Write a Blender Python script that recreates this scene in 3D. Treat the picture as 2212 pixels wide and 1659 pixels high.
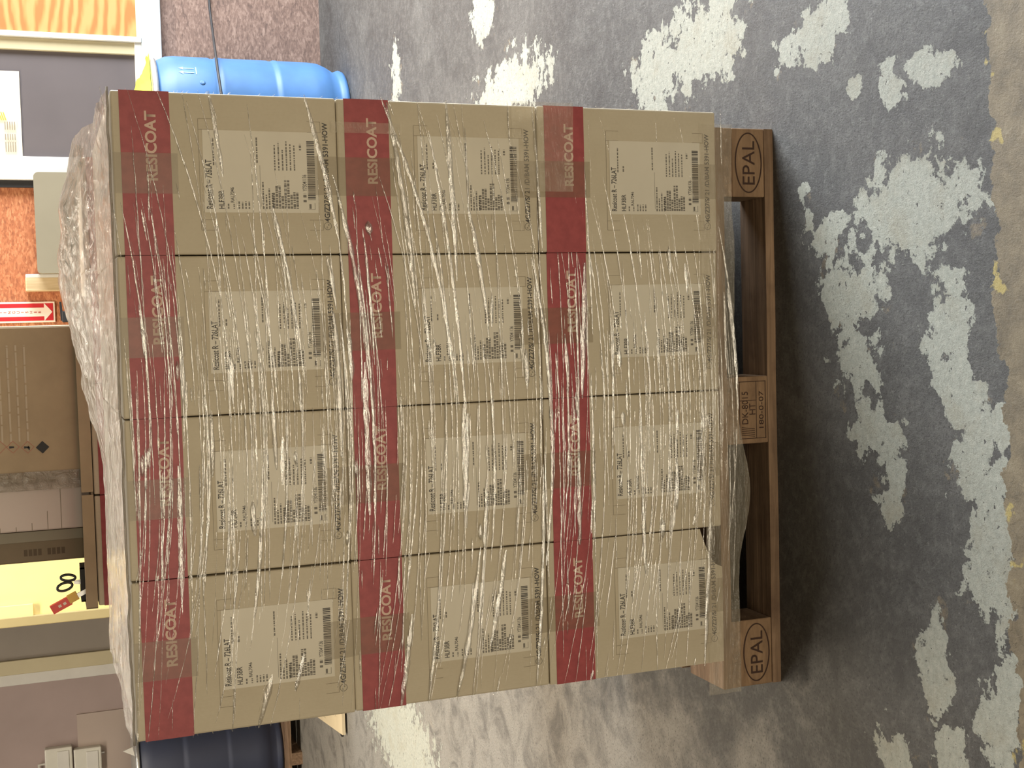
import bpy, bmesh, math, random
from mathutils import Vector, Matrix, noise

random.seed(7)
for _o in list(bpy.data.objects):
    bpy.data.objects.remove(_o)
S = bpy.context.scene
COL = S.collection

# ------------------------------------------------------------------ camera (photo was taken with the phone turned)
CAM = Vector((0.807, -2.3292, 1.4865))
PITCH, YAW, ROLL, F = 0.3589, 0.0547, -0.0459, 2700.0

def ray(px):
    """direction through photo pixel (2212 x 1659 frame); world up is the photo's left"""
    x, y = px
    xr = (1659 - y - 829.5) / F
    ur = (1106 - x) / F
    c, s = math.cos(ROLL), math.sin(ROLL)
    X, U = c * xr - s * ur, s * xr + c * ur
    c, s = math.cos(PITCH), math.sin(PITCH)
    Y, Z = c + s * U, -s + c * U
    c, s = math.cos(YAW), math.sin(YAW)
    return Vector((c * X - s * Y, s * X + c * Y, Z))

def on_floor(px, z=0.0):
    d = ray(px)
    return CAM + d * ((z - CAM.z) / d.z)

def at_y(px, y):
    d = ray(px)
    return CAM + d * ((y - CAM.y) / d.y)

def rect(v0, v1, y0, y1, Y):
    """photo rectangle -> x0, x1, z0, z1 on the upright plane y = Y"""
    vm, ym = (v0 + v1) / 2, (y0 + y1) / 2
    return at_y((vm, y1), Y).x, at_y((vm, y0), Y).x, at_y((v1, ym), Y).z, at_y((v0, ym), Y).z

_f = ray((1106, 829.5)).normalized()
_r = (ray((1106, 829.5 - 100)) - ray((1106, 829.5))).normalized()
_u = (ray((1106 - 100, 829.5)) - ray((1106, 829.5))).normalized()
cam_data = bpy.data.cameras.new('camera')
cam_data.sensor_fit = 'HORIZONTAL'
cam_data.sensor_width = 36.0
cam_data.lens = F / 2212 * 36.0
cam_data.clip_start = 0.05
cam = bpy.data.objects.new('camera', cam_data)
COL.objects.link(cam)
m = Matrix.Identity(4)
for i in range(3):
    m[i][0], m[i][1], m[i][2], m[i][3] = -_u[i], _r[i], -_f[i], CAM[i]
cam.matrix_world = m
S.camera = cam

# ------------------------------------------------------------------ world, lights, exposure
W = bpy.data.worlds.new('world')
S.world = W
W.use_nodes = True
W.node_tree.nodes['Background'].inputs[0].default_value = (1.0, 0.93, 0.84, 1)
W.node_tree.nodes['Background'].inputs[1].default_value = 0.03

def area(name, loc, target, sx, sy, power, col):
    L = bpy.data.lights.new(name, 'AREA')
    L.shape = 'RECTANGLE'
    L.size, L.size_y, L.energy, L.color = sx, sy, power, col
    o = bpy.data.objects.new(name, L)
    COL.objects.link(o)
    o.location = loc
    o.rotation_euler = (Vector(target) - Vector(loc)).to_track_quat('-Z', 'Y').to_euler()
    return o

area('dock_door_daylight', (5.4, 2.2, 1.9), (1.2, 0.3, 0.1), 3.2, 3.4, 1050, (0.90, 0.95, 1.0))
area('ceiling_lamp_rear', (-0.2, 3.0, 4.0), (-0.2, 2.4, 0), 2.6, 0.5, 230, (1.0, 0.89, 0.73))
area('ceiling_lamp_left', (-3.2, 3.4, 4.0), (-2.2, 3.4, 0), 0.5, 2.4, 90, (1.0, 0.91, 0.80))
area('ceiling_lamp_front', (0.45, -3.0, 3.7), (0.5, -2.6, 0), 1.5, 0.03, 12, (1.0, 0.80, 0.50))
area('front_fill', (0.2, -6.5, 0.95), (0.5, 0.0, 1.0), 4.0, 1.8, 190, (1.0, 0.87, 0.66))  # unseen low warm panel behind the camera, added to light the carton fronts

vs = S.view_settings
vs.view_transform = 'Standard'
vs.look = 'None'
vs.gamma = 1.0
vs.use_curve_mapping = False
vs.exposure = 0.0

# ------------------------------------------------------------------ helpers
def tag(o, label=None, cat=None, group=None, kind=None):
    if label: o['label'] = label
    if cat: o['category'] = cat
    if group: o['group'] = group
    if kind: o['kind'] = kind
    return o

def link(name, mesh, mat=None, parent=None, loc=(0, 0, 0)):
    o = bpy.data.objects.new(name, mesh)
    COL.objects.link(o)
    if mat is not None and len(mesh.materials) == 0:
        mesh.materials.append(mat)
    o.location = loc
    if parent is not None:
        o.parent = parent
    return o

def empty(name, loc=(0, 0, 0), rz=0.0):
    o = bpy.data.objects.new(name, None)
    COL.objects.link(o)
    o.location = loc
    o.rotation_euler = (0, 0, rz)
    o.empty_display_size = 0.1
    return o

def copy_tree(o, parent=None):
    c = o.copy()
    COL.objects.link(c)
    c.parent = parent
    for ch in o.children:
        copy_tree(ch, c)
    return c

class MB:
    def __init__(self):
        self.v, self.f, self.smooth = [], [], False
    def add(self, vs_, fs_):
        n = len(self.v)
        self.v += [tuple(p) for p in vs_]
        self.f += [tuple(i + n for i in f) for f in fs_]
        return self
    def box(self, x0, x1, y0, y1, z0, z1, c=0.0):
        if c <= 0:
            return self.add([(x0, y0, z0), (x1, y0, z0), (x1, y1, z0), (x0, y1, z0), (x0, y0, z1), (x1, y0, z1), (x1, y1, z1), (x0, y1, z1)],
                            [(0, 3, 2, 1), (4, 5, 6, 7), (0, 1, 5, 4), (1, 2, 6, 5), (2, 3, 7, 6), (3, 0, 4, 7)])
        bm = bmesh.new()
        bmesh.ops.create_cube(bm, size=1)
        for p in bm.verts:
            p.co = Vector(((x0 + x1) / 2 + p.co.x * (x1 - x0), (y0 + y1) / 2 + p.co.y * (y1 - y0), (z0 + z1) / 2 + p.co.z * (z1 - z0)))
        bmesh.ops.bevel(bm, geom=bm.edges[:], offset=c, segments=2, profile=0.5, affect='EDGES')
        bm.verts.index_update()
        self.add([p.co for p in bm.verts], [[p.index for p in f.verts] for f in bm.faces])
        bm.free()
        return self
    def prism(self, pts, y0, y1):
        """polygon in x,z extruded along y (front at y0)"""
        n = len(pts)
        vs_ = [(p[0], y0, p[1]) for p in pts] + [(p[0], y1, p[1]) for p in pts]
        fs_ = [tuple(range(n)), tuple(range(2 * n - 1, n - 1, -1))]
        fs_ += [(i, i + n, (i + 1) % n + n, (i + 1) % n) for i in range(n)]
        return self.add(vs_, fs_)
    def tube(self, path, r, n=8, closed=False):
        P = [Vector(p) for p in path]
        k = len(P)
        vs_ = []
        prev = None
        for i, p in enumerate(P):
            a = P[(i - 1) % k] if (closed or i > 0) else P[i]
            b = P[(i + 1) % k] if (closed or i < k - 1) else P[i]
            t = (b - a).normalized()
            ref = prev if prev is not None else (Vector((0, 0, 1)) if abs(t.z) < 0.9 else Vector((1, 0, 0)))
            s = t.cross(ref).normalized()
            prev = s.cross(t).normalized()
            for j in range(n):
                w = 2 * math.pi * j / n
                vs_.append(p + (s * math.cos(w) + prev * math.sin(w)) * r)
        fs_ = []
        for i in range(k if closed else k - 1):
            for j in range(n):
                a, b = i * n + j, i * n + (j + 1) % n
                c, d = ((i + 1) % k) * n + (j + 1) % n, ((i + 1) % k) * n + j
                fs_.append((a, b, c, d))
        if not closed:
            fs_ += [tuple(range(n - 1, -1, -1)), tuple((k - 1) * n + j for j in range(n))]
        return self.add(vs_, fs_)
    def lathe(self, prof, n=48, cx=0, cy=0):
        vs_, fs_ = [], []
        for r, z in prof:
            for j in range(n):
                w = 2 * math.pi * j / n
                vs_.append((cx + r * math.cos(w), cy + r * math.sin(w), z))
        for i in range(len(prof) - 1):
            for j in range(n):
                fs_.append((i * n + j, i * n + (j + 1) % n, (i + 1) * n + (j + 1) % n, (i + 1) * n + j))
        fs_ += [tuple(range(n - 1, -1, -1)), tuple((len(prof) - 1) * n + j for j in range(n))]
        return self.add(vs_, fs_)
    def mesh(self, name):
        me = bpy.data.meshes.new(name)
        me.from_pydata(self.v, [], self.f)
        me.update()
        if self.smooth:
            for p in me.polygons: p.use_smooth = True
        return me
    def build(self, name, mat, parent=None, loc=(0, 0, 0), smooth=False):
        self.smooth = self.smooth or smooth
        return link(name, self.mesh(name), mat, parent, loc)

def recentre(mb, loc):
    mb.v = [(p[0] - loc[0], p[1] - loc[1], p[2] - loc[2]) for p in mb.v]
    return mb

def text_mesh(body, height, width=None, bold=0.0, align='LEFT'):
    """flat lettering in the x,z plane facing -y; cap height and total width in metres; origin at lower left"""
    cu = bpy.data.curves.new('lettering', 'FONT')
    cu.body = body
    cu.size = 1.0
    cu.offset = bold
    cu.resolution_u = 3
    o = bpy.data.objects.new('lettering', cu)
    COL.objects.link(o)
    bpy.context.view_layer.update()
    me = bpy.data.meshes.new_from_object(o.evaluated_get(bpy.context.evaluated_depsgraph_get()))
    bpy.data.objects.remove(o)
    bpy.data.curves.remove(cu)
    xs = [p.co.x for p in me.vertices]
    x0, x1 = min(xs), max(xs)
    sz = height / 0.70
    sx = (width / (x1 - x0)) if width else sz
    for p in me.vertices:
        p.co = Vector(((p.co.x - x0) * sx, 0.0, p.co.y * sz))
    me.materials.clear()
    me.update()
    return me

def mesh_to_mb(me, mb, dx=0, dy=0, dz=0):
    mb.add([(p.co.x + dx, p.co.y + dy, p.co.z + dz) for p in me.vertices], [tuple(f.vertices) for f in me.polygons])

# ------------------------------------------------------------------ materials
def srgb(r, g, b):
    f = lambda c: (c / 255 / 12.92) if c / 255 <= 0.04045 else ((c / 255 + 0.055) / 1.055) ** 2.4
    return (f(r), f(g), f(b), 1.0)

class NT:
    """small node-building helper"""
    def __init__(self, name):
        self.m = bpy.data.materials.new(name)
        self.m.use_nodes = True
        self.t = self.m.node_tree
        self.b = self.t.nodes['Principled BSDF']
        self.out = self.t.nodes['Material Output']
    def n(self, typ, **kw):
        x = self.t.nodes.new(typ)
        for k, v in kw.items(): setattr(x, k, v)
        return x
    def l(self, a, b):
        self.t.links.new(a, b)
    def put(self, sock, val):
        if hasattr(val, 'is_output') or isinstance(val, bpy.types.NodeSocket): self.l(val, sock)
        else: sock.default_value = val
    def math(self, op, a, b=0.5, c=None, clamp=False):
        x = self.n('ShaderNodeMath', operation=op, use_clamp=clamp)
        self.put(x.inputs[0], a); self.put(x.inputs[1], b)
        if c is not None: self.put(x.inputs[2], c)
        return x.outputs[0]
    def coord(self, kind='Object', scale=(1, 1, 1), loc=(0, 0, 0), rot=(0, 0, 0)):
        tc = self.n('ShaderNodeTexCoord')
        mp = self.n('ShaderNodeMapping')
        mp.inputs['Scale'].default_value = scale
        mp.inputs['Location'].default_value = loc
        mp.inputs['Rotation'].default_value = rot
        self.l(tc.outputs[kind], mp.inputs[0])
        return mp.outputs[0]
    def noise(self, vec, scale, detail=4, rough=0.55, dist=0.0):
        x = self.n('ShaderNodeTexNoise')
        x.inputs['Scale'].default_value = scale
        x.inputs['Detail'].default_value = detail
        x.inputs['Roughness'].default_value = rough
        x.inputs['Distortion'].default_value = dist
        if vec is not None: self.l(vec, x.inputs['Vector'])
        return x.outputs['Fac']
    def ramp(self, fac, stops, interp='LINEAR'):
        x = self.n('ShaderNodeValToRGB')
        x.color_ramp.interpolation = interp
        e = x.color_ramp.elements
        e[0].position, e[0].color = stops[0]
        e[1].position, e[1].color = stops[-1]
        for p, c in stops[1:-1]:
            k = e.new(p); k.color = c
        self.l(fac, x.inputs[0])
        return x.outputs[0]
    def mix(self, fac, a, b, blend='MIX'):
        x = self.n('ShaderNodeMix', data_type='RGBA', blend_type=blend)
        self.put(x.inputs[0], fac); self.put(x.inputs[6], a); self.put(x.inputs[7], b)
        return x.outputs[2]
    def bump(self, h, strength=0.2, dist=0.01):
        x = self.n('ShaderNodeBump')
        x.inputs['Strength'].default_value = strength
        x.inputs['Distance'].default_value = dist
        self.l(h, x.inputs['Height'])
        self.l(x.outputs[0], self.b.inputs['Normal'])
    def base(self, c): self.put(self.b.inputs['Base Color'], c)
    def rough(self, r): self.put(self.b.inputs['Roughness'], r)

def simple(name, c, rough=0.6, var=0.12, scale=30, metal=0.0, bump=0.0):
    k = NT(name)
    co = k.coord()
    nz = k.noise(co, scale, 4)
    d = tuple(x * (1 - var) for x in c[:3]) + (1,)
    e = tuple(min(1, x * (1 + var)) for x in c[:3]) + (1,)
    k.base(k.ramp(nz, [(0.3, d), (0.7, e)]))
    k.rough(rough)
    k.b.inputs['Metallic'].default_value = metal
    if bump: k.bump(nz, bump, 0.004)
    return k.m

M = {}
# cream kraft carton
k = NT('carton_board')
co = k.coord()
oi = k.n('ShaderNodeObjectInfo')
big = k.noise(co, 5, 3)
fine = k.noise(k.coord(scale=(420, 60, 4)), 1.0, 2)
fib = k.noise(co, 160, 3)
c = k.ramp(big, [(0.3, srgb(190, 178, 154)), (0.7, srgb(202, 191, 168))])
c = k.mix(k.math('MULTIPLY', fib, 0.22), c, srgb(150, 134, 104))
c = k.mix(k.math('MULTIPLY', oi.outputs['Random'], 0.12), c, srgb(176, 164, 140))
k.base(c); k.rough(0.62); k.bump(fine, 0.10, 0.002)
M['carton'] = k.m
# printed red band
k = NT('red_print')
co = k.coord()
nz = k.noise(co, 60, 4)
k.base(k.ramp(nz, [(0.35, srgb(146, 56, 60)), (0.7, srgb(162, 68, 70))])); k.rough(0.5)
M['red'] = k.m
M['brand'] = simple('brand_print', srgb(208, 178, 160), 0.6, 0.05)
M['ink'] = simple('black_ink', srgb(70, 66, 62), 0.6, 0.1)
M['faint'] = simple('faint_ink', srgb(136, 124, 104), 0.6, 0.05)
M['sheet'] = simple('label_paper', srgb(210, 202, 184), 0.5, 0.03, 12)
# brown packing tape, see-through
def clear_mat(name, col, opacity, rough, bump=None, spec=0.5):
    k = NT(name)
    k.base(col); k.rough(rough)
    k.b.inputs['Specular IOR Level'].default_value = spec
    tr = k.n('ShaderNodeBsdfTransparent')
    mx = k.n('ShaderNodeMixShader')
    k.put(mx.inputs[0], opacity)
    k.l(tr.outputs[0], mx.inputs[1]); k.l(k.b.outputs[0], mx.inputs[2])
    k.l(mx.outputs[0], k.out.inputs['Surface'])
    return k
M['tape'] = clear_mat('packing_tape', srgb(150, 134, 106), 0.26, 0.3).m
k = clear_mat('film_pleat', srgb(238, 228, 205), 0.10, 0.5, spec=0.0)
gl = k.n('ShaderNodeBsdfGlossy'); gl.inputs['Roughness'].default_value = 0.13
bp = k.n('ShaderNodeBump'); bp.inputs['Strength'].default_value = 0.6; bp.inputs['Distance'].default_value = 0.004
k.l(k.noise(k.coord(scale=(40, 200, 200)), 1.0, 4), bp.inputs['Height']); k.l(bp.outputs[0], gl.inputs['Normal'])
m2 = k.n('ShaderNodeMixShader'); m2.inputs[0].default_value = 0.34
k.l(k.out.inputs['Surface'].links[0].from_socket, m2.inputs[1]); k.l(gl.outputs[0], m2.inputs[2]); k.l(m2.outputs[0], k.out.inputs['Surface'])
M['pleat'] = k.m
k = clear_mat('film_top', srgb(152, 142, 126), 0.68, 0.2, spec=0.9)
nz = k.noise(k.coord(), 40, 5, 0.6, 0.6)
k.bump(nz, 0.8, 0.012)
M['film'] = k.m
k = clear_mat('film_loose', srgb(226, 214, 190), 0.20, 0.14, spec=1.0)
k.bump(k.noise(k.coord(scale=(18, 60, 90)), 1.0, 4), 0.9, 0.008)
M['film_thin'] = k.m
# pallet timber
def wood(name, a, b, c3, axis_scale, stain=0.5):
    k = NT(name)
    oi = k.n('ShaderNodeObjectInfo')
    tc = k.n('ShaderNodeTexCoord')
    ad = k.n('ShaderNodeVectorMath', operation='MULTIPLY_ADD')
    k.l(oi.outputs['Location'], ad.inputs[0]); ad.inputs[1].default_value = (7.3, 5.1, 3.7)
    k.l(tc.outputs['Object'], ad.inputs[2])
    mp = k.n('ShaderNodeMapping'); mp.inputs['Scale'].default_value = axis_scale
    k.l(ad.outputs[0], mp.inputs[0])
    g = k.noise(mp.outputs[0], 1.0, 6, 0.65, 0.6)
    st = k.noise(ad.outputs[0], 9, 5, 0.6)
    col = k.ramp(g, [(0.32, a), (0.52, b), (0.7, c3)])
    col = k.mix(k.math('MULTIPLY', k.math('SUBTRACT', st, 0.48, clamp=True), stain * 6, clamp=True), col, srgb(70, 46, 30))
    k.base(col); k.rough(0.78); k.bump(g, 0.35, 0.004)
    return k.m
M['wood'] = wood('pallet_wood', srgb(108, 86, 66), srgb(134, 108, 84), srgb(160, 132, 106), (3, 60, 60), 0.35)
M['wood_y'] = wood('pallet_crossboard', srgb(108, 86, 66), srgb(134, 108, 84), srgb(160, 132, 106), (60, 3, 60), 0.35)
M['block'] = wood('pallet_block', srgb(120, 94, 70), srgb(140, 112, 84), srgb(160, 130, 100), (8, 40, 40), 0.15)
M['burn'] = simple('branded_burn', srgb(60, 38, 26), 0.8, 0.1)
M['pale_wood'] = wood('pale_wood', srgb(176, 152, 112), srgb(196, 172, 132), srgb(210, 190, 152), (40, 40, 3), 0.05)

# ------------------------------------------------------------------ floor: grey painted concrete with peeled pale patches
k = NT('worn_concrete')
tc = k.n('ShaderNodeTexCoord')
P = tc.outputs['Object']
warp = k.n('ShaderNodeTexNoise'); warp.inputs['Scale'].default_value = 9; warp.inputs['Detail'].default_value = 5
k.l(P, warp.inputs['Vector'])
wv = k.n('ShaderNodeVectorMath', operation='MULTIPLY_ADD')
k.l(warp.outputs['Color'], wv.inputs[0]); wv.inputs[1].default_value = (0.16, 0.16, 0); k.l(P, wv.inputs[2])
ws = k.n('ShaderNodeVectorMath', operation='ADD')
k.l(wv.outputs[0], ws.inputs[0]); ws.inputs[1].default_value = (-0.08, -0.08, 0)
PW = ws.outputs[0]
PATCHES = [(1850, 2105, 330, 560), (1745, 1830, 455, 560), (1775, 1905, 555, 705), (1805, 1910, 700, 860), (1845, 1935, 850, 1010), (1895, 1950, 1000, 1105),
           (1990, 2100, 590, 800), (2020, 2120, 780, 900), (2075, 2175, 880, 1000), (2060, 2150, 940, 1080), (2100, 2215, 1000, 1200), (2080, 2215, 1140, 1330),
           (1985, 2060, 1350, 1560), (2130, 2230, 1390, 1680), (1885, 1970, 1570, 1690), (2010, 2110, 1590, 1690), (1365, 1475, 70, 250), (1440, 1605, -10, 185),
           (1018, 1068, -20, 85), (1030, 1185, 120, 250), (1668, 1735, 70, 160), (1725, 1825, -20, 130), (1838, 1868, 130, 200), (1900, 1955, 120, 235), (1960, 2058, 95, 200),
           (800, 945, 1500, 1700), (846, 866, 90, 220), (1730, 1760, 400, 470)]
d = None
for (v0, v1, y0, y1) in PATCHES:
    a, b = on_floor((v0, (y0 + y1) / 2)), on_floor((v1, (y0 + y1) / 2))
    e, g = on_floor(((v0 + v1) / 2, y0)), on_floor(((v0 + v1) / 2, y1))
    cx, cy = (e.x + g.x) / 2, (a.y + b.y) / 2
    rx, ry = abs(e.x - g.x) / 2 * 1.04, abs(a.y - b.y) / 2 * 1.04
    ma = k.n('ShaderNodeVectorMath', operation='MULTIPLY_ADD')
    k.l(PW, ma.inputs[0]); ma.inputs[1].default_value = (1 / rx, 1 / ry, 0); ma.inputs[2].default_value = (-cx / rx, -cy / ry, 0)
    ln = k.n('ShaderNodeVectorMath', operation='LENGTH'); k.l(ma.outputs[0], ln.inputs[0])
    d = ln.outputs['Value'] if d is None else k.math('MINIMUM', d, ln.outputs['Value'])
d = k.math('MINIMUM', d, 2.2)
edge = k.noise(P, 20, 9, 0.68)
val = k.math('ADD', k.math('SUBTRACT', 1.0, d), k.math('MULTIPLY', k.math('SUBTRACT', edge, 0.5), 3.1))
patch = k.ramp(val, [(0.02, (0, 0, 0, 1)), (0.06, (1, 1, 1, 1))])
holes = k.ramp(k.noise(P, 46, 5, 0.66), [(0.63, (1, 1, 1, 1)), (0.66, (0, 0, 0, 1))])
fleck = k.ramp(k.noise(P, 30, 5, 0.62), [(0.735, (0, 0, 0, 1)), (0.75, (1, 1, 1, 1))])
patch = k.math('MAXIMUM', k.math('MULTIPLY', patch, holes), k.math('MULTIPLY', fleck, k.ramp(k.noise(P, 3.3, 3), [(0.5, (0, 0, 0, 1)), (0.6, (1, 1, 1, 1))])))
sep = k.n('ShaderNodeSeparateXYZ'); k.l(P, sep.inputs[0])
g1 = k.noise(P, 2.2, 5, 0.6)
g2 = k.noise(P, 38, 6, 0.65)
grey = k.ramp(g1, [(0.3, srgb(70, 68, 65)), (0.55, srgb(86, 84, 80)), (0.75, srgb(104, 102, 97))])
grey = k.mix(k.math('MULTIPLY', k.math('SUBTRACT', g2, 0.46, clamp=True), 1.4), grey, srgb(138, 136, 130))
dirt = k.ramp(k.noise(P, 60, 4, 0.7), [(0.68, (0, 0, 0, 1)), (0.76, (1, 1, 1, 1))])
grey = k.mix(k.math('MULTIPLY', dirt, 0.55), grey, srgb(48, 46, 46))
tanz = k.ramp(k.noise(P, 12, 6, 0.65), [(0.60, (0, 0, 0, 1)), (0.64, (1, 1, 1, 1))])
tanz = k.math('MULTIPLY', tanz, k.math('LESS_THAN', d, 1.35))
grey = k.mix(k.math('MULTIPLY', tanz, 0.6), grey, srgb(138, 122, 96))
# pale zone left of the pallet: scuffed floor, with back-left light painted in
worn_lit = k.ramp(k.math('ADD', k.math('MULTIPLY', sep.outputs['X'], -1.6), k.math('ADD', k.math('MULTIPLY', k.math('SUBTRACT', k.noise(P, 5, 7, 0.66), 0.5), 2.6), k.math('MULTIPLY', k.math('MINIMUM', k.math('ADD', sep.outputs['Y'], 0.12), 0.0), 3.0))), [(0.15, (0, 0, 0, 1)), (0.65, (1, 1, 1, 1))])
grey = k.mix(k.math('MULTIPLY', worn_lit, 0.55), grey, srgb(168, 162, 150))
spk = k.noise(P, 150, 5, 0.75)
grey = k.mix(k.ramp(spk, [(0.36, (0.75, 0.75, 0.75, 1)), (0.47, (0, 0, 0, 1))]), grey, srgb(52, 50, 48))
grey = k.mix(k.ramp(k.noise(P, 95, 6, 0.75), [(0.56, (0, 0, 0, 1)), (0.72, (0.45, 0.45, 0.45, 1))]), grey, srgb(156, 152, 144))
blot = k.noise(P, 7, 7, 0.7, 0.8)
grey = k.mix(k.ramp(blot, [(0.34, (0.6, 0.6, 0.6, 1)), (0.52, (0, 0, 0, 1))]), grey, srgb(62, 59, 56))
pale = k.ramp(k.noise(P, 70, 5, 0.7), [(0.3, srgb(152, 154, 142)), (0.7, srgb(180, 180, 166))])
pale = k.mix(k.ramp(k.noise(P, 120, 6, 0.8), [(0.36, (0.6, 0.6, 0.6, 1)), (0.46, (0, 0, 0, 1))]), pale, srgb(110, 108, 98))
pale = k.mix(k.ramp(k.noise(P, 9, 5, 0.7), [(0.5, (0, 0, 0, 1)), (0.7, (0.5, 0.5, 0.5, 1))]), pale, srgb(150, 142, 120))
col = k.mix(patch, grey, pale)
# tan old coating along the near edge with a flaked yellow line
yb = k.math('ADD', sep.outputs['Y'], k.math('MULTIPLY', k.math('SUBTRACT', k.noise(P, 14, 6, 0.6), 0.5), 0.10))
yb = k.math('ADD', yb, k.math('MULTIPLY', sep.outputs['X'], -0.055))
near = k.math('LESS_THAN', yb, -0.722)
tan = k.ramp(k.noise(P, 18, 6, 0.65), [(0.32, srgb(106, 94, 74)), (0.6, srgb(138, 124, 98)), (0.75, srgb(158, 146, 120))])
col = k.mix(near, col, tan)
line = k.math('MULTIPLY', k.math('LESS_THAN', yb, -0.712), k.math('GREATER_THAN', yb, -0.742))
line = k.math('MULTIPLY', line, k.ramp(k.noise(P, 16, 4), [(0.60, (0, 0, 0, 1)), (0.63, (1, 1, 1, 1))]))
col = k.mix(k.math('MULTIPLY', line, 0.8), col, srgb(190, 170, 100))
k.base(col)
k.rough(k.ramp(g1, [(0.3, (0.52, 0.52, 0.52, 1)), (0.7, (0.68, 0.68, 0.68, 1))]))
h = k.math('ADD', k.math('MULTIPLY', patch, 0.8), k.math('ADD', k.math('MULTIPLY', k.noise(P, 110, 8, 0.78), 0.55), k.math('MULTIPLY', blot, 0.5)))
h = k.math('ADD', h, k.math('MULTIPLY', near, 0.5))
h = k.math('SUBTRACT', h, k.math('MULTIPLY', dirt, 0.25))
k.bump(h, 0.75, 0.006)
M['floor'] = k.m

# wall finishes
def osb(name, a, b, c3):
    k = NT(name)
    co = k.coord(scale=(1, 1, 2.2))
    vo = k.n('ShaderNodeTexVoronoi'); vo.inputs['Scale'].default_value = 60
    k.l(co, vo.inputs['Vector'])
    nz = k.noise(co, 16, 6, 0.7, 1.2)
    s = k.n('ShaderNodeSeparateColor'); k.l(vo.outputs['Color'], s.inputs[0])
    f = k.math('ADD', k.math('MULTIPLY', s.outputs[0], 0.22), k.math('MULTIPLY', nz, 0.78))
    k.base(k.ramp(f, [(0.25, a), (0.5, b), (0.75, c3)])); k.rough(0.75); k.bump(nz, 0.3, 0.006)
    return k.m
M['osb'] = osb('osb_board', srgb(122, 68, 40), srgb(172, 104, 66), srgb(204, 144, 100))
M['osb_dirty'] = osb('osb_dirty', srgb(88, 70, 62), srgb(124, 100, 88), srgb(158, 134, 120))
k = NT('varnished_plywood')
co = k.coord(scale=(1.2, 1, 5.5))
w = k.n('ShaderNodeTexWave', wave_type='RINGS', rings_direction='Y')
w.inputs['Scale'].default_value = 1.1; w.inputs['Distortion'].default_value = 14; w.inputs['Detail'].default_value = 4; w.inputs['Detail Scale'].default_value = 0.9
k.l(co, w.inputs['Vector'])
k.base(k.ramp(w.outputs['Fac'], [(0.1, srgb(184, 116, 66)), (0.5, srgb(204, 138, 82)), (0.9, srgb(214, 152, 96))])); k.rough(0.4)
M['ply'] = k.m
M['white_paint'] = simple('white_paint', srgb(204, 200, 190), 0.45, 0.05, 8)
M['blue_white'] = simple('galvanised_rail', srgb(206, 216, 220), 0.4, 0.12, 22)
M['dark_panel'] = simple('dark_grey_panel', srgb(92, 84, 84), 0.55, 0.08, 3)
M['black'] = simple('black_rubber', srgb(34, 33, 34), 0.6, 0.1)
M['paper'] = simple('notice_paper', srgb(214, 202, 182), 0.5, 0.05, 8)
M['olive'] = simple('olive_grey_plastic', srgb(136, 128, 108), 0.5, 0.04, 6)
M['kraft'] = simple('old_carton', srgb(168, 148, 118), 0.65, 0.08, 14)
M['kraft_dark'] = simple('grey_carton', srgb(124, 110, 88), 0.65, 0.08, 10)
M['lilac_white'] = simple('white_board', srgb(206, 192, 184), 0.5, 0.03, 5)
M['sign_red'] = simple('sign_red', srgb(196, 36, 44), 0.4, 0.05)
M['sign_white'] = simple('sign_white', srgb(240, 222, 204), 0.4, 0.03)
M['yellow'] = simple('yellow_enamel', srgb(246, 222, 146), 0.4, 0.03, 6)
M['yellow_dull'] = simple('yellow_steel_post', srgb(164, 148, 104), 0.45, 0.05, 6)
M['grey_door'] = simple('grey_door', srgb(138, 128, 116), 0.5, 0.05, 4)
M['beige'] = simple('beige_trim', srgb(190, 178, 144), 0.5, 0.05, 5)
M['mauve'] = simple('mauve_wall_paint', srgb(160, 142, 136), 0.7, 0.06, 3)
M['mauve_light'] = simple('patch_wall_paint', srgb(172, 156, 144), 0.7, 0.04, 3)
M['switch'] = simple('white_plastic', srgb(206, 202, 188), 0.4, 0.03, 10)
M['drum_blue'] = simple('blue_polyethylene', srgb(64, 106, 154), 0.5, 0.10, 9, bump=0.05)
M['drum_mark'] = simple('pale_blue_mark', srgb(120, 186, 232), 0.5, 0.05)
M['drum_dark'] = simple('navy_polyethylene', srgb(56, 62, 82), 0.5, 0.06, 7)
M['steel'] = simple('galvanised_steel', srgb(190, 190, 188), 0.35, 0.1, 20, metal=0.7)
M['lid'] = simple('brown_lid', srgb(120, 92, 74), 0.6, 0.1, 20)
M['rag'] = simple('yellow_cloth', srgb(206, 214, 60), 0.8, 0.12, 40, bump=0.2)
M['ext_red'] = simple('extinguisher_red', srgb(176, 26, 28), 0.3, 0.05)
M['scissor'] = simple('dark_green_plastic', srgb(38, 48, 44), 0.4, 0.1)
M['knife_red'] = simple('red_plastic', srgb(236, 60, 44), 0.4, 0.08)
M['knife_yellow'] = simple('amber_plastic', srgb(236, 184, 60), 0.4, 0.05)
M['cream_board'] = simple('cream_board', srgb(214, 196, 160), 0.6, 0.04, 10)
M['ghs_red'] = simple('faded_red_line', srgb(168, 108, 84), 0.5, 0.05)
M['hazard'] = simple('hazard_yellow', srgb(204, 170, 40), 0.5, 0.05)

# ------------------------------------------------------------------ setting
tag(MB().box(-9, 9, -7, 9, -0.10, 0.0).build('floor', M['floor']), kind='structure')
YW, YL = 4.47, 6.60
tag(MB().box(-0.62, 6.0, YW, YW + 0.1, 0, 4.2).build('wall_back', M['osb']), kind='structure')
tag(MB().box(-7.0, 6.0, YL, YL + 0.1, 0, 4.2).build('wall_left', M['mauve']), kind='structure')
# dirty lower sheets of the right wall
x0, x1, z0, z1 = rect(345, 690, -60, 420, YW)
tag(MB().box(1.35, 6.0, YW - 0.018, YW, 0.0, z1).build('trim_lower_board', M['osb_dirty']), kind='structure')
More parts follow.
